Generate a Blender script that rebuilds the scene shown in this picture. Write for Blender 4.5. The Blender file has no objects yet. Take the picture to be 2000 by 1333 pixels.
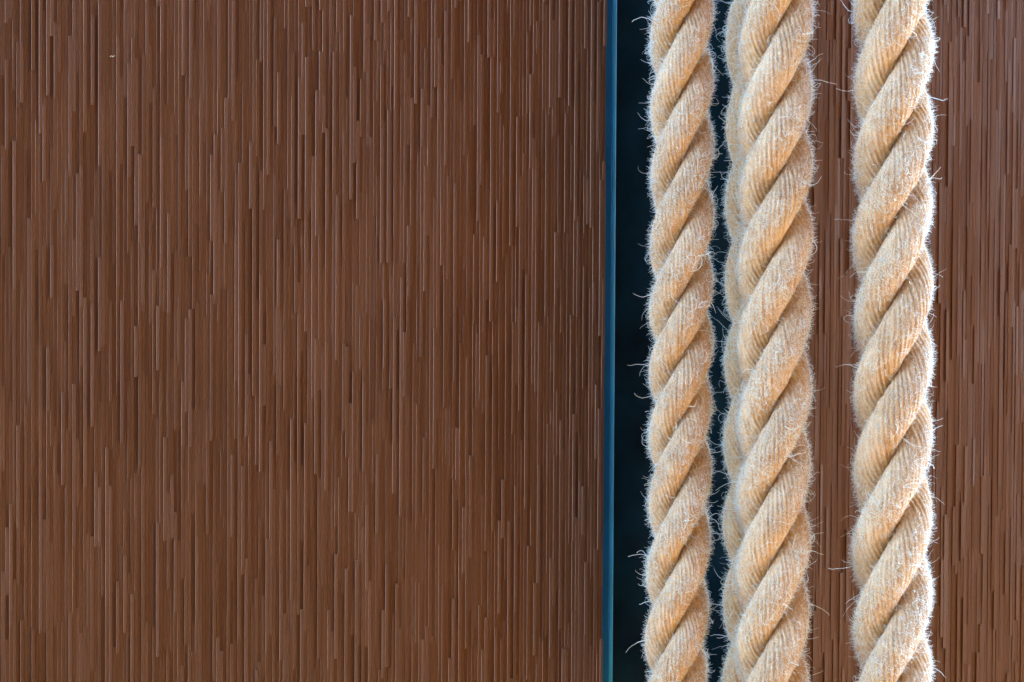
import bpy, math, random
import numpy as np
from mathutils import Vector, Matrix, Euler

sc = bpy.context.scene
COL = sc.collection
R = math.radians
random.seed(7)
rng = np.random.default_rng(11)

# ------------------------------------------------------------------ camera
IW, IH = 2000.0, 1333.0
F = 4700.0                       # focal length in photo pixels
CAM_Z = 1.50
cam_d = bpy.data.cameras.new('camera')
cam = bpy.data.objects.new('camera', cam_d)
COL.objects.link(cam)
cam_d.sensor_width = 36.0
cam_d.lens = 36.0 * F / IW
cam_d.clip_end = 500
cam_d.clip_start = 0.05
PITCH, ROLL = R(1.65), R(-0.31)
cam_rot = (Euler((R(90) - PITCH, 0, 0)).to_matrix() @ Matrix.Rotation(-ROLL, 3, 'Z'))
cam.matrix_world = Matrix.Translation((0, 0, CAM_Z)) @ cam_rot.to_4x4()
cam_d.dof.use_dof = True
cam_d.dof.focus_distance = 1.88
cam_d.dof.aperture_fstop = 24.0
sc.camera = cam

# ------------------------------------------------------------------ sky, sun
SUN_AZ = R(92)      # to the right of straight behind the camera
SUN_EL = R(50)
world = bpy.data.worlds.new('World')
sc.world = world
world.use_nodes = True
wn = world.node_tree
bg = wn.nodes['Background']
sky = wn.nodes.new('ShaderNodeTexSky')
sky.sky_type = 'NISHITA'
sky.sun_disc = False
sky.sun_elevation = SUN_EL
sky.sun_rotation = math.pi - SUN_AZ
sky.air_density = 1.0
sky.dust_density = 0.0
sky.ozone_density = 5.0
wn.links.new(sky.outputs[0], bg.inputs[0])
bg.inputs[1].default_value = 0.15
sun_dir = Vector((math.sin(SUN_AZ) * math.cos(SUN_EL), -math.cos(SUN_AZ) * math.cos(SUN_EL), math.sin(SUN_EL)))
sl = bpy.data.lights.new('sun', 'SUN')
sun = bpy.data.objects.new('sun', sl)
COL.objects.link(sun)
sl.energy = 2.6
sl.angle = R(0.53)
sl.color = (1.0, 0.90, 0.70)
sun.rotation_euler = sun_dir.to_track_quat('Z', 'Y').to_euler()
sun.location = (2, -4, 6)

sc.view_settings.view_transform = 'Standard'
sc.view_settings.look = 'None'
sc.view_settings.gamma = 1.0
sc.view_settings.exposure = 4.44

# ------------------------------------------------------------------ helpers
CP = Vector((0, 0, CAM_Z))

def ray(px, py):
    return (cam_rot @ Vector((px - IW / 2, IH / 2 - py, -F))).normalized()

def at(px, py, Y):
    d = ray(px, py)
    return CP + d * (Y / d.y)

WT = 7.72e-5 * F                 # wall tilt (dy/dx)
WY0 = 1.943
WANG = math.atan(WT)

def wall_s(px, py=IH / 2, off=0.0):
    """distance along the wall of the wall point seen at a pixel, on a plane off metres behind the face"""
    d = ray(px, py)
    c = math.cos(WANG)
    y0 = WY0 + off / c
    k = y0 / (d.y - WT * d.x)
    p = d * k
    return (p.x * math.cos(WANG) + (p.y - WY0) * math.sin(WANG))

def mesh_np(name, verts, faces_flat, loop_tot, smooth=True):
    me = bpy.data.meshes.new(name)
    verts = np.ascontiguousarray(verts, dtype=np.float32)
    faces_flat = np.ascontiguousarray(faces_flat, dtype=np.int32)
    loop_tot = np.ascontiguousarray(loop_tot, dtype=np.int32)
    me.vertices.add(len(verts)); me.vertices.foreach_set('co', verts.ravel())
    me.loops.add(len(faces_flat)); me.loops.foreach_set('vertex_index', faces_flat)
    me.polygons.add(len(loop_tot))
    st = np.zeros(len(loop_tot), np.int32); st[1:] = np.cumsum(loop_tot)[:-1]
    me.polygons.foreach_set('loop_start', st)
    me.polygons.foreach_set('loop_total', loop_tot)
    me.polygons.foreach_set('use_smooth', np.full(len(loop_tot), smooth))
    me.update(calc_edges=True)
    me.validate()
    return me

def link(name, me, mat, parent=None):
    o = bpy.data.objects.new(name, me)
    COL.objects.link(o)
    if mat is not None and me is not None and len(me.materials) == 0:
        me.materials.append(mat)
    if parent is not None:
        o.parent = parent
    return o

def thing(name, label, cat, loc=(0, 0, 0), rotz=0.0, group=None):
    o = bpy.data.objects.new(name, None)
    COL.objects.link(o)
    o.location = loc; o.rotation_euler = (0, 0, rotz)
    o['label'] = label; o['category'] = cat
    if group:
        o['group'] = group
    return o

def box_arrays(x0, x1, y0, y1, z0, z1, c=0.0):
    """box with the two long front (-y) edges chamfered by c"""
    if c <= 0:
        prof = [(x0, y1), (x0, y0), (x1, y0), (x1, y1)]
    else:
        prof = [(x0, y1), (x0, y0 + c), (x0 + c, y0), (x1 - c, y0), (x1, y0 + c), (x1, y1)]
    n = len(prof)
    v = [(a, b, z0) for a, b in prof] + [(a, b, z1) for a, b in prof]
    f = [[i, (i + 1) % n, n + (i + 1) % n, n + i] for i in range(n)]
    f.append(list(range(n))[::-1]); f.append([n + i for i in range(n)])
    return v, f

def box(name, dims, mat, parent=None, c=0.0):
    v, f = box_arrays(*dims, c=c)
    me = bpy.data.meshes.new(name); me.from_pydata(v, [], f); me.update()
    return link(name, me, mat, parent)

def mat_base(name, rough=0.6, spec=0.5):
    m = bpy.data.materials.new(name); m.use_nodes = True
    b = m.node_tree.nodes['Principled BSDF']
    b.inputs['Roughness'].default_value = rough
    b.inputs['Specular IOR Level'].default_value = spec
    return m, m.node_tree, b

def N(nt, kind, **kw):
    n = nt.nodes.new(kind)
    for k, v in kw.items():
        if k.startswith('i_'):
            n.inputs[k[2:].replace('_', ' ')].default_value = v
        else:
            setattr(n, k, v)
    return n

# ------------------------------------------------------------------ materials
def slat_material():
    m, nt, b = mat_base('brown_glazed_slat', 0.40, 0.22)
    L = nt.links
    tone = N(nt, 'ShaderNodeAttribute', attribute_name='tone')
    ramp = N(nt, 'ShaderNodeValToRGB')
    e = ramp.color_ramp.elements
    e[0].position = 0.0; e[0].color = (0.063, 0.0200, 0.0056, 1)
    e[1].position = 1.0; e[1].color = (0.108, 0.050, 0.028, 1)
    k = e.new(0.5); k.color = (0.085, 0.0315, 0.0108, 1)
    L.new(tone.outputs['Fac'], ramp.inputs[0])
    geo = N(nt, 'ShaderNodeNewGeometry')
    mp = N(nt, 'ShaderNodeMapping'); mp.inputs['Scale'].default_value = (1, 1, 0.25)
    L.new(geo.outputs['Position'], mp.inputs[0])
    n1 = N(nt, 'ShaderNodeTexNoise', i_Scale=900.0, i_Detail=3.0)
    L.new(mp.outputs[0], n1.inputs['Vector'])
    n2 = N(nt, 'ShaderNodeTexNoise', i_Scale=9.0, i_Detail=4.0)
    L.new(geo.outputs['Position'], n2.inputs['Vector'])
    mr = N(nt, 'ShaderNodeMapRange', i_From_Min=0.3, i_From_Max=0.7, i_To_Min=0.93, i_To_Max=1.07)
    L.new(n1.outputs['Fac'], mr.inputs['Value'])
    mr2 = N(nt, 'ShaderNodeMapRange', i_From_Min=0.3, i_From_Max=0.7, i_To_Min=0.9, i_To_Max=1.1)
    L.new(n2.outputs['Fac'], mr2.inputs['Value'])
    mul = N(nt, 'ShaderNodeMath', operation='MULTIPLY')
    L.new(mr.outputs[0], mul.inputs[0]); L.new(mr2.outputs[0], mul.inputs[1])
    vm = N(nt, 'ShaderNodeVectorMath', operation='SCALE')
    L.new(ramp.outputs[0], vm.inputs[0]); L.new(mul.outputs[0], vm.inputs['Scale'])
    hl = N(nt, 'ShaderNodeAttribute', attribute_name='edge_hilite')
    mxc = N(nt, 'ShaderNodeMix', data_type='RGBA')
    L.new(hl.outputs['Fac'], mxc.inputs[0]); L.new(vm.outputs[0], mxc.inputs[6]); mxc.inputs[7].default_value = (0.30, 0.15, 0.10, 1)  # paler colour paints an edge highlight onto the slats
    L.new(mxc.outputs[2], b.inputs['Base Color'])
    # fine cross ribs and grain
    sep = N(nt, 'ShaderNodeSeparateXYZ'); L.new(geo.outputs['Position'], sep.inputs[0])
    w = N(nt, 'ShaderNodeMath', operation='MULTIPLY'); w.inputs[1].default_value = 2 * math.pi / 0.0011
    L.new(sep.outputs['Z'], w.inputs[0])
    s = N(nt, 'ShaderNodeMath', operation='SINE'); L.new(w.outputs[0], s.inputs[0])
    sm = N(nt, 'ShaderNodeMath', operation='MULTIPLY'); sm.inputs[1].default_value = 0.25
    L.new(s.outputs[0], sm.inputs[0])
    ad = N(nt, 'ShaderNodeMath', operation='ADD'); L.new(sm.outputs[0], ad.inputs[0]); L.new(n1.outputs['Fac'], ad.inputs[1])
    bp = N(nt, 'ShaderNodeBump', i_Strength=0.35, i_Distance=0.0001)
    L.new(ad.outputs[0], bp.inputs['Height']); L.new(bp.outputs[0], b.inputs['Normal'])
    return m

def cotton_material(name, fib=False):
    m, nt, b = mat_base(name, 0.9, 0.15)
    L = nt.links
    if fib:
        b.inputs['Base Color'].default_value = (0.76, 0.85, 0.83, 1)
        b.inputs['Sheen Weight'].default_value = 0.2
        tr = N(nt, 'ShaderNodeBsdfTranslucent'); tr.inputs[0].default_value = (0.76, 0.85, 0.83, 1)
        mx = N(nt, 'ShaderNodeMixShader'); mx.inputs[0].default_value = 0.5
        L.new(b.outputs[0], mx.inputs[1]); L.new(tr.outputs[0], mx.inputs[2])
        L.new(mx.outputs[0], nt.nodes['Material Output'].inputs[0])
        return m
    tc = N(nt, 'ShaderNodeTexCoord')
    n1 = N(nt, 'ShaderNodeTexNoise', i_Scale=420.0, i_Detail=5.0, i_Roughness=0.65)
    mp = N(nt, 'ShaderNodeMapping'); mp.inputs['Scale'].default_value = (1, 1, 0.22)
    L.new(tc.outputs['Object'], mp.inputs[0]); L.new(mp.outputs[0], n1.inputs['Vector'])
    n2 = N(nt, 'ShaderNodeTexNoise', i_Scale=28.0, i_Detail=3.0)
    L.new(tc.outputs['Object'], n2.inputs['Vector'])
    ramp = N(nt, 'ShaderNodeValToRGB')
    e = ramp.color_ramp.elements
    e[0].position = 0.30; e[0].color = (0.28, 0.148, 0.060, 1)
    e[1].position = 0.66; e[1].color = (0.66, 0.462, 0.266, 1)
    ad = N(nt, 'ShaderNodeMix', data_type='FLOAT'); ad.inputs[0].default_value = 0.3
    L.new(n1.outputs['Fac'], ad.inputs[2]); L.new(n2.outputs['Fac'], ad.inputs[3])
    L.new(ad.outputs[0], ramp.inputs[0])
    L.new(ramp.outputs[0], b.inputs['Base Color'])
    b.inputs['Sheen Weight'].default_value = 0.35
    b.inputs['Sheen Roughness'].default_value = 0.45
    b.inputs['Sheen Tint'].default_value = (1, 1, 1, 1)
    bp = N(nt, 'ShaderNodeBump', i_Strength=0.6, i_Distance=0.0006)
    L.new(n1.outputs['Fac'], bp.inputs['Height']); L.new(bp.outputs[0], b.inputs['Normal'])
    return m

def plain(name, col, rough=0.6, spec=0.5, noise=0.0, scale=30.0, metal=0.0):
    m, nt, b = mat_base(name, rough, spec)
    b.inputs['Metallic'].default_value = metal
    L = nt.links
    if noise:
        geo = N(nt, 'ShaderNodeNewGeometry')
        n = N(nt, 'ShaderNodeTexNoise', i_Scale=scale, i_Detail=5.0)
        L.new(geo.outputs['Position'], n.inputs['Vector'])
        mr = N(nt, 'ShaderNodeMapRange', i_From_Min=0.3, i_From_Max=0.7, i_To_Min=1 - noise, i_To_Max=1 + noise)
        L.new(n.outputs['Fac'], mr.inputs['Value'])
        vm = N(nt, 'ShaderNodeVectorMath', operation='SCALE'); vm.inputs[0].default_value = col
        L.new(mr.outputs[0], vm.inputs['Scale']); L.new(vm.outputs[0], b.inputs['Base Color'])
    else:
        b.inputs['Base Color'].default_value = (*col, 1)
    return m

M_SLAT = slat_material()
M_BACK = plain('brown_backing', (0.03, 0.012, 0.006), 0.7, 0.3, 0.2)
M_COT = cotton_material('natural_cotton')
M_FIB = cotton_material('loose_cotton_fibre', True)
M_BLUE = plain('blue_coated_metal', (0.004, 0.095, 0.24), 0.5, 0.12, 0.12, 25)
M_BLUE2 = plain('light_blue_bead', (0.02, 0.26, 0.46), 0.35, 0.5, 0.1, 25)
M_GLASS = plain('dark_tinted_glass', (0.0020, 0.0115, 0.018), 0.22, 0.10, 0.5, 22)
M_GROUND = plain('paving', (0.07, 0.045, 0.025), 0.85, 0.2, 0.2, 3)
M_BLOCKER = plain('blocker_tan', (0.14, 0.06, 0.022), 0.85, 0.2, 0.1, 2)
M_DARKGL = plain('facade_glass', (0.03, 0.04, 0.05), 0.1, 0.5)

# ------------------------------------------------------------------ cladding
Z0, Z1 = CAM_Z - 0.46, CAM_Z + 0.36
PITCHM = None
def px_pitch_to_s(px, w):
    return wall_s(px + w) - wall_s(px)
PITCHM = px_pitch_to_s(0, 7.35)

def make_variants(p):
    out = []
    for k in range(10):
        w = p - 0.00020
        v, f = box_arrays(-w / 2, w / 2, 0.0, 0.006, 0, 1, c=0.0)
        # softly rounded front: small radius on either edge
        c = 0.00030
        prof = [(-w / 2, 0.006), (-w / 2, c), (-w / 2 + c * 0.9, 0), (w / 2 - 0.00012, 0), (w / 2, 0.00012), (w / 2, 0.006)]
        n = len(prof)
        v = [(a, b, 0) for a, b in prof] + [(a, b, 1) for a, b in prof]
        f = [[i, (i + 1) % n, n + (i + 1) % n, n + i] for i in range(n - 1)]
        f.append(list(range(n))[::-1]); f.append([n + i for i in range(n)])
        out.append((np.array(v), f, (k + 0.5) / 10, [(0.45 + 0.55 * ((k * 7) % 10) / 9.0) if q == 1 else 0.0 for q in range(len(f))]))  # only the left chamfer face carries the painted highlight
    return out

def cladding(name, label, s_left, s_right, seed, keep=300):
    rnd = random.Random(seed)
    root = thing(name, label, 'wall cladding', (0, WY0, 0), WANG)
    th = 0.03
    box('backing_board', (s_left, s_right, 0.0045, th, Z0, Z1), M_BACK, root)
    var = make_variants(PITCHM)
    meshes = []
    for v, f, t, ed in var:
        me = bpy.data.meshes.new('slat'); me.from_pydata([tuple(x) for x in v], [], f); me.update()
        a = me.attributes.new('tone', 'FLOAT', 'POINT')
        a.data.foreach_set('value', np.full(len(v), t, np.float32))
        a = me.attributes.new('edge_hilite', 'FLOAT', 'FACE')
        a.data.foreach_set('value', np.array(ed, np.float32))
        me.materials.append(M_SLAT)
        meshes.append(me)
    ncol = int(round((s_right - s_left) / PITCHM))
    vis0, vis1 = CAM_Z - 0.335, CAM_Z + 0.235
    slats = []
    prev = 0.0
    for i in range(ncol):
        s = s_left + (i + 0.5) * PITCHM
        z = Z0 - rnd.uniform(0, 0.1)
        h_last = None
        while z < Z1:
            ln = min(0.19, max(0.018, rnd.lognormvariate(math.log(0.085), 0.5)))
            z2 = min(z + ln, Z1)
            while True:
                lvl = rnd.choice([0.0, 0.0, 0.4, 0.8, 0.8, 1.3, 1.9])
                h = (lvl + rnd.uniform(-0.12, 0.12)) * 0.00085
                if h_last is None or abs(h - h_last) > 0.0002:
                    break
            h_last = h
            za = max(z, Z0)
            if z2 - za > 0.002:
                vis = max(0, min(z2, vis1) - max(za, vis0))
                tone = min(0.99, max(0, 0.32 + lvl * 0.24 + rnd.gauss(0, 0.13)))
                slats.append((vis, s, za, z2, h, rnd.gauss(0, 0.05), int(tone * 10)))
            z = z2
    slats.sort(key=lambda q: -q[0])
    for vis, s, za, zb, h, tl, k in slats[:keep]:
        o = link('slat', meshes[k], None, root)
        o.location = (s, -h, za); o.rotation_euler = (0, 0, tl)
        o.scale = (1, 1, zb - za)
    VV, FF, LT, TT, EE = [], [], [], [], []
    base = 0
    for vis, s, za, zb, h, tl, k in slats[keep:]:
        v, f, t, ed = var[k]
        c, sn = math.cos(tl), math.sin(tl)
        w = np.empty_like(v, dtype=float)
        w[:, 0] = v[:, 0] * c - v[:, 1] * sn + s
        w[:, 1] = v[:, 0] * sn + v[:, 1] * c - h
        w[:, 2] = v[:, 2] * (zb - za) + za
        VV.append(w); TT.append(np.full(len(v), t))
        EE.extend(ed)
        for q in f:
            FF.extend([base + j for j in q]); LT.append(len(q))
        base += len(v)
    if VV:
        me = mesh_np('slat_field', np.concatenate(VV), FF, LT, False)
        a = me.attributes.new('tone', 'FLOAT', 'POINT')
        a.data.foreach_set('value', np.concatenate(TT).astype(np.float32))
        a = me.attributes.new('edge_hilite', 'FLOAT', 'FACE')
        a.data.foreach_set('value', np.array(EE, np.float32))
        o = link('slat_field', me, M_SLAT, root)
        o['kind'] = 'stuff'
    print(name, len(slats), 'slats')
    return root

S_L0 = wall_s(-260)
S_L1 = wall_s(1178)
S_R0 = wall_s(1528)
S_R1 = wall_s(2300)
cladding('cladding_wall', 'wide brown wall of narrow vertical slats left of the blue edged window', S_L0, S_L1, 3)
cladding('cladding_wall', 'narrow strip of brown vertical slats behind the right hand rope', S_R0, S_R1, 5)

# ------------------------------------------------------------------ window between the two walls
win = thing('window', 'tall dark tinted window strip with blue metal edge behind the ropes', 'window', (0, WY0, 0), WANG)
RB = 0.012
a0 = wall_s(1160, off=RB); a1 = wall_s(1194, off=RB); a2 = wall_s(1204.5, off=RB)
box('frame', (S_L1 + 0.0005, a1, RB, 0.05, Z0, Z1), M_BLUE, win, c=0.001)
box('bead', (a1 + 0.0002, a2, RB + 0.003, 0.05, Z0, Z1), M_BLUE2, win, c=0.0012)
box('pane', (a2 + 0.0002, S_R0 - 0.0045, RB + 0.012, RB + 0.022, Z0, Z1), M_GLASS, win)
box('frame', (S_R0 - 0.004, S_R0 - 0.0005, RB, 0.05, Z0, Z1), M_BLUE, win, c=0.001)

# ------------------------------------------------------------------ ropes
MMPX = 1.88 / F       # metres per photo pixel at the rope plane

def smooth_noise(n, step, amp, r):
    k = int(n / step) + 4
    c = r.normal(0, 1, k)
    x = np.arange(n) / step
    i = x.astype(int); t = x - i; t = t * t * (3 - 2 * t)
    return amp * (c[i] * (1 - t) + c[i + 1] * t)

def make_rope(label, top_px, bot_px, Y, width_px, period_px, notch_py, seed, nfuzz, ncurl, bend=0.0):
    r = np.random.default_rng(seed)
    P1 = np.array(at(top_px, 0, Y)); P0 = np.array(at(bot_px, IH, Y))
    axis = P1 - P0; Lz = np.linalg.norm(axis); axis = axis / Lz
    sc_ = Y / F
    ext = 0.085
    start = P0 - axis * ext
    total = Lz + 2 * ext
    Ro = width_px * sc_ / 2
    lay = 3 * period_px * sc_
    rs = Ro * 0.462
    ac = Ro - rs
    root = thing('rope', label, 'rope', tuple(start), 0.0, 'thick twisted cotton ropes hanging in front of the wall')
    # rotation taking Z to the axis
    rot = Vector((0, 0, 1)).rotation_difference(Vector(axis))
    root.rotation_mode = 'QUATERNION'; root.rotation_quaternion = rot
    zn = ext + (IH - notch_py) / IH * Lz        # height of one right-hand notch above the start
    ny = 21
    per = 4
    na = ny * per
    step = 3.8 * sc_
    nz = int(total / step)
    z = np.linspace(0, total, nz)
    helix_len = math.sqrt(1 + (2 * math.pi * ac / lay) ** 2)
    wob = smooth_noise(nz, 90, 0.08, r)
    tb = (z - ext) / Lz
    sway = bend * sc_ * 4 * tb * (1 - tb) + smooth_noise(nz, 110, 0.5 * sc_, r)
    strands = []
    for k in range(3):
        # a strand is at its outermost right (angle 0) half a period above the notch
        th = 2 * math.pi * (z - zn) / lay + 2 * math.pi * k / 3 + math.pi / 3 + wob
        rad = ac * (1 + smooth_noise(nz, 60, 0.028, r))
        C = np.stack([rad * np.cos(th) + sway, rad * np.sin(th), z], 1)
        T = np.gradient(C, axis=0); T /= np.linalg.norm(T, axis=1)[:, None]
        U = np.stack([np.cos(th), np.sin(th), np.zeros(nz)], 1)       # outward
        U -= (U * T).sum(1)[:, None] * T; U /= np.linalg.norm(U, axis=1)[:, None]
        V = np.cross(T, U)
        s = z * helix_len
        yarn_lay = 2 * math.pi * rs * 1.02
        tw = -2 * math.pi * s / yarn_lay + smooth_noise(nz, 40, 0.05, r)
        # angular wander of each yarn and its own fatness
        wand = np.stack([smooth_noise(nz, 22, 0.028, r) for _ in range(ny)], 1)
        fat = np.stack([smooth_noise(nz, 18, 0.012, r) for _ in range(ny)], 1) + r.normal(0, 0.010, ny)[None, :]
        j = np.arange(na)
        yi = j // per; fr = (j % per) / per
        w0 = wand[:, yi]; w1 = wand[:, (yi + 1) % ny]
        phi0 = 2 * math.pi * j / na
        phi = phi0[None, :] + tw[:, None] + w0 * (1 - fr) + w1 * fr
        prof = np.sin(np.pi * fr) ** 0.5
        rr = rs * (0.93 + smooth_noise(nz, 45, 0.018, r)[:, None] + (0.082 + fat[:, yi] * 1.5) * prof[None, :])
        # slight squash: the strands press into each other
        P = C[:, None, :] + rr[:, :, None] * (np.cos(phi)[:, :, None] * U[:, None, :] * 0.99 + np.sin(phi)[:, :, None] * V[:, None, :] * 1.03)
        verts = P.reshape(-1, 3)
        idx = np.arange(nz * na).reshape(nz, na)
        a = idx[:-1]; b = idx[1:]
        q = np.stack([a, np.roll(a, -1, 1), np.roll(b, -1, 1), b], -1).reshape(-1, 4)
        caps = [idx[0][::-1], idx[-1]]
        flat = np.concatenate([q.ravel(), caps[0], caps[1]])
        lt = np.concatenate([np.full(len(q), 4), [na, na]])
        me = mesh_np('strand', verts, flat, lt, True)
        link('strand', me, M_COT, root)
        strands.append((C, U, V, T, rr, phi, th))
    # ---- loose fibres: roots on the outer surface
    def roots(n):
        kk = r.integers(0, 3, n)
        iz = r.integers(2, nz - 2, n)
        out_p, out_n, out_y = [], [], []
        for k in range(3):
            C, U, V, T, rr, phi, th = strands[k]
            m = kk == k
            i = iz[m]
            ang = r.normal(0, 0.95, m.sum())
            n_ = np.cos(ang)[:, None] * U[i] + np.sin(ang)[:, None] * V[i]
            p_ = C[i] + n_ * rs * 0.99
            t_ = -np.sin(ang)[:, None] * U[i] + np.cos(ang)[:, None] * V[i]
            y_ = T[i] - t_ * 1.0
            y_ /= np.linalg.norm(y_, axis=1)[:, None]
            out_p.append(p_); out_n.append(n_); out_y.append(y_)
        return np.concatenate(out_p), np.concatenate(out_n), np.concatenate(out_y)

    def fibres(n, length, segs, lift, curl, thick, sides=3):
        p, nrm, yd = roots(n)
        n = len(p)
        sgn = r.choice([-1.0, 1.0], n)[:, None]
        d = nrm * lift[:, None] + yd * sgn * (1 - lift[:, None]) + r.normal(0, 0.35, (n, 3))
        d /= np.linalg.norm(d, axis=1)[:, None]
        # each fibre turns around a random axis: curls and loops
        ax = r.normal(0, 1, (n, 3)); ax /= np.linalg.norm(ax, axis=1)[:, None]
        rate = r.normal(0, 1, n) * curl / segs
        seg = (length / segs)[:, None]
        pts = [p - nrm * 0.0004]
        for s_ in range(segs):
            pts.append(pts[-1] + d * seg)
            d = d + np.cross(ax, d) * rate[:, None] + r.normal(0, 0.16, (n, 3)) * (curl > 0.5)
            # keep fibres from diving back into the rope
            rad_ = pts[-1].copy(); rad_[:, 2] = 0
            rl = np.linalg.norm(rad_, axis=1)[:, None]
            d = d + (rl < Ro * 0.97) * rad_ / np.maximum(rl, 1e-6) * 0.12
            d /= np.linalg.norm(d, axis=1)[:, None]
        pts = np.stack(pts, 1)                      # n, segs+1, 3
        rad = np.linspace(1, 0.45, segs + 1)[None, :] * thick[:, None]
        return pts, rad

    px = sc_
    parts = []
    n1 = nfuzz
    parts.append(fibres(n1, r.uniform(5, 15, n1) * px, 3, np.clip(r.normal(0.42, 0.25, n1), 0.0, 0.9), 1.2, r.uniform(0.18, 0.32, n1) * px))
    n2 = ncurl
    ln = np.minimum(r.lognormal(math.log(17), 0.45, n2), 60) * px
    parts.append(fibres(n2, ln, 8, np.clip(r.normal(0.45, 0.25, n2), 0.05, 1), 4.2, r.uniform(0.26, 0.46, n2) * px))
    n3 = 120
    parts.append(fibres(n3, r.uniform(28, 60, n3) * px, 10, np.clip(r.normal(0.8, 0.2, n3), 0.3, 1), 3.4, r.uniform(0.45, 0.75, n3) * px))
    hc = bpy.data.hair_curves.new('fuzz')
    sizes = np.concatenate([np.full(p_.shape[0], p_.shape[1]) for p_, _ in parts]).astype(int)
    hc.add_curves(sizes.tolist())
    pos = np.concatenate([p_.reshape(-1, 3) for p_, _ in parts]).astype(np.float32)
    hc.position_data.foreach_set('vector', pos.ravel())
    ra = hc.attributes.get('radius') or hc.attributes.new('radius', 'FLOAT', 'POINT')
    ra.data.foreach_set('value', np.concatenate([q_.ravel() for _, q_ in parts]).astype(np.float32))
    me = hc
    o = link('fuzz', me, M_FIB, root)
    o['kind'] = 'stuff'
    return root

make_rope('thinnest rope, leftmost of the row, hanging over the dark glass beside the blue edge', 1332.5, 1320, 1.89, 122, 128.8, 82, 21, 48000, 3900, 4.0)
make_rope('twisted cotton rope half hidden behind the middle rope', 1492, 1484, 1.975, 148, 158.4, 150 - 79, 22, 42000, 3600)
make_rope('middle one of the three front ropes, with another rope half hidden behind it', 1515, 1507, 1.88, 141, 146, 94, 23, 54000, 4200, 2.0)
make_rope('thickest rope, rightmost of the row, hanging alone before the brown slats', 1745, 1742.5, 1.88, 151, 151.2, 10, 24, 56000, 4200)

# ------------------------------------------------------------------ lint on the wall
def tube(name, pts, rad, mat, parent=None, sides=6):
    pts = [Vector(p) for p in pts]
    v, f = [], []
    for i, p in enumerate(pts):
        t = (pts[min(i + 1, len(pts) - 1)] - pts[max(i - 1, 0)]).normalized()
        e1 = t.cross(Vector((0.3, 1, 0.2))).normalized(); e2 = t.cross(e1)
        for k in range(sides):
            a = 2 * math.pi * k / sides
            v.append(tuple(p + (e1 * math.cos(a) + e2 * math.sin(a)) * rad))
    for i in range(len(pts) - 1):
        for k in range(sides):
            f.append([i * sides + k, i * sides + (k + 1) % sides, (i + 1) * sides + (k + 1) % sides, (i + 1) * sides + k])
    me = bpy.data.meshes.new(name); me.from_pydata(v, [], f); me.update()
    for p in me.polygons: p.use_smooth = True
    return link(name, me, mat, parent)

def wall_pt(px, py, off):
    d = ray(px, py)
    y0 = WY0 + off / math.cos(WANG)
    return CP + d * (y0 / (d.y - WT * d.x))
lp = [wall_pt(x, y, -0.0022) for x, y in [(215, 111.5), (216.2, 110), (218, 109.4), (219.5, 110.6), (221, 111.2), (222.6, 110), (223.4, 108.8)]]
lint = tube('lint_thread', lp, 0.00022, M_FIB)
lint['label'] = 'tiny pale curled lint thread caught on the slats near the top left'
lint['category'] = 'lint'

# ------------------------------------------------------------------ around the view: ground and unseen surfaces added to shape the light
g = box('ground', (-60, 60, -60, 40, -0.2, 0), M_GROUND)
g['kind'] = 'structure'
# added out of view to shape the light: a wall blocking sky behind
# the camera, a roof with a sun slot and a warm slab bouncing sunlight
YW = -1.6
XL, XR, ZT = -4.8, 9.2, 3.4
pw = thing('blocker_wall', 'unseen tan wall added opposite the slats to block front light', 'wall', (0, 0, 0))
box('blocker_wall_panel', (XL, XR, YW - 0.12, YW, 0, ZT), M_BLOCKER, pw)
shift = (ZT + 0.15) / math.tan(SUN_EL)
PX0, PX1, PY0, PY1 = 0.52, 1.40, 0.60, 1.50      # where the sun lands on the floor
SX0, SX1, SY0, SY1 = PX0 + shift, PX1 + shift, PY0, PY1
pr = thing('blocker_roof', 'unseen flat tan roof with a sun slot, added to block light from above', 'roof', (0, 0, 0))
RX0, RX1, RY0, RY1 = -0.45, 5.9, YW - 0.12, 2.3
za, zb = ZT + 0.004, ZT + 0.10
box('blocker_roof_panel', (RX0, SX0, RY0, RY1, za, zb), M_BLOCKER, pr)
box('blocker_roof_panel', (SX1, RX1, RY0, RY1, za, zb), M_BLOCKER, pr)
box('blocker_roof_panel', (SX0, SX1, RY0, SY0, za, zb), M_BLOCKER, pr)
box('blocker_roof_panel', (SX0, SX1, SY1, RY1, za, zb), M_BLOCKER, pr)
M_BOUNCE = plain('warm_bounce', (0.58, 0.27, 0.03), 0.7, 0.3, 0.08, 6)
fl = box('bounce_floor', (-3.5, 4.3, YW + 0.002, 1.75, 0.004, 0.03), M_BOUNCE)  # added out of view to bounce warm sunlight up at the ropes
fl['kind'] = 'structure'
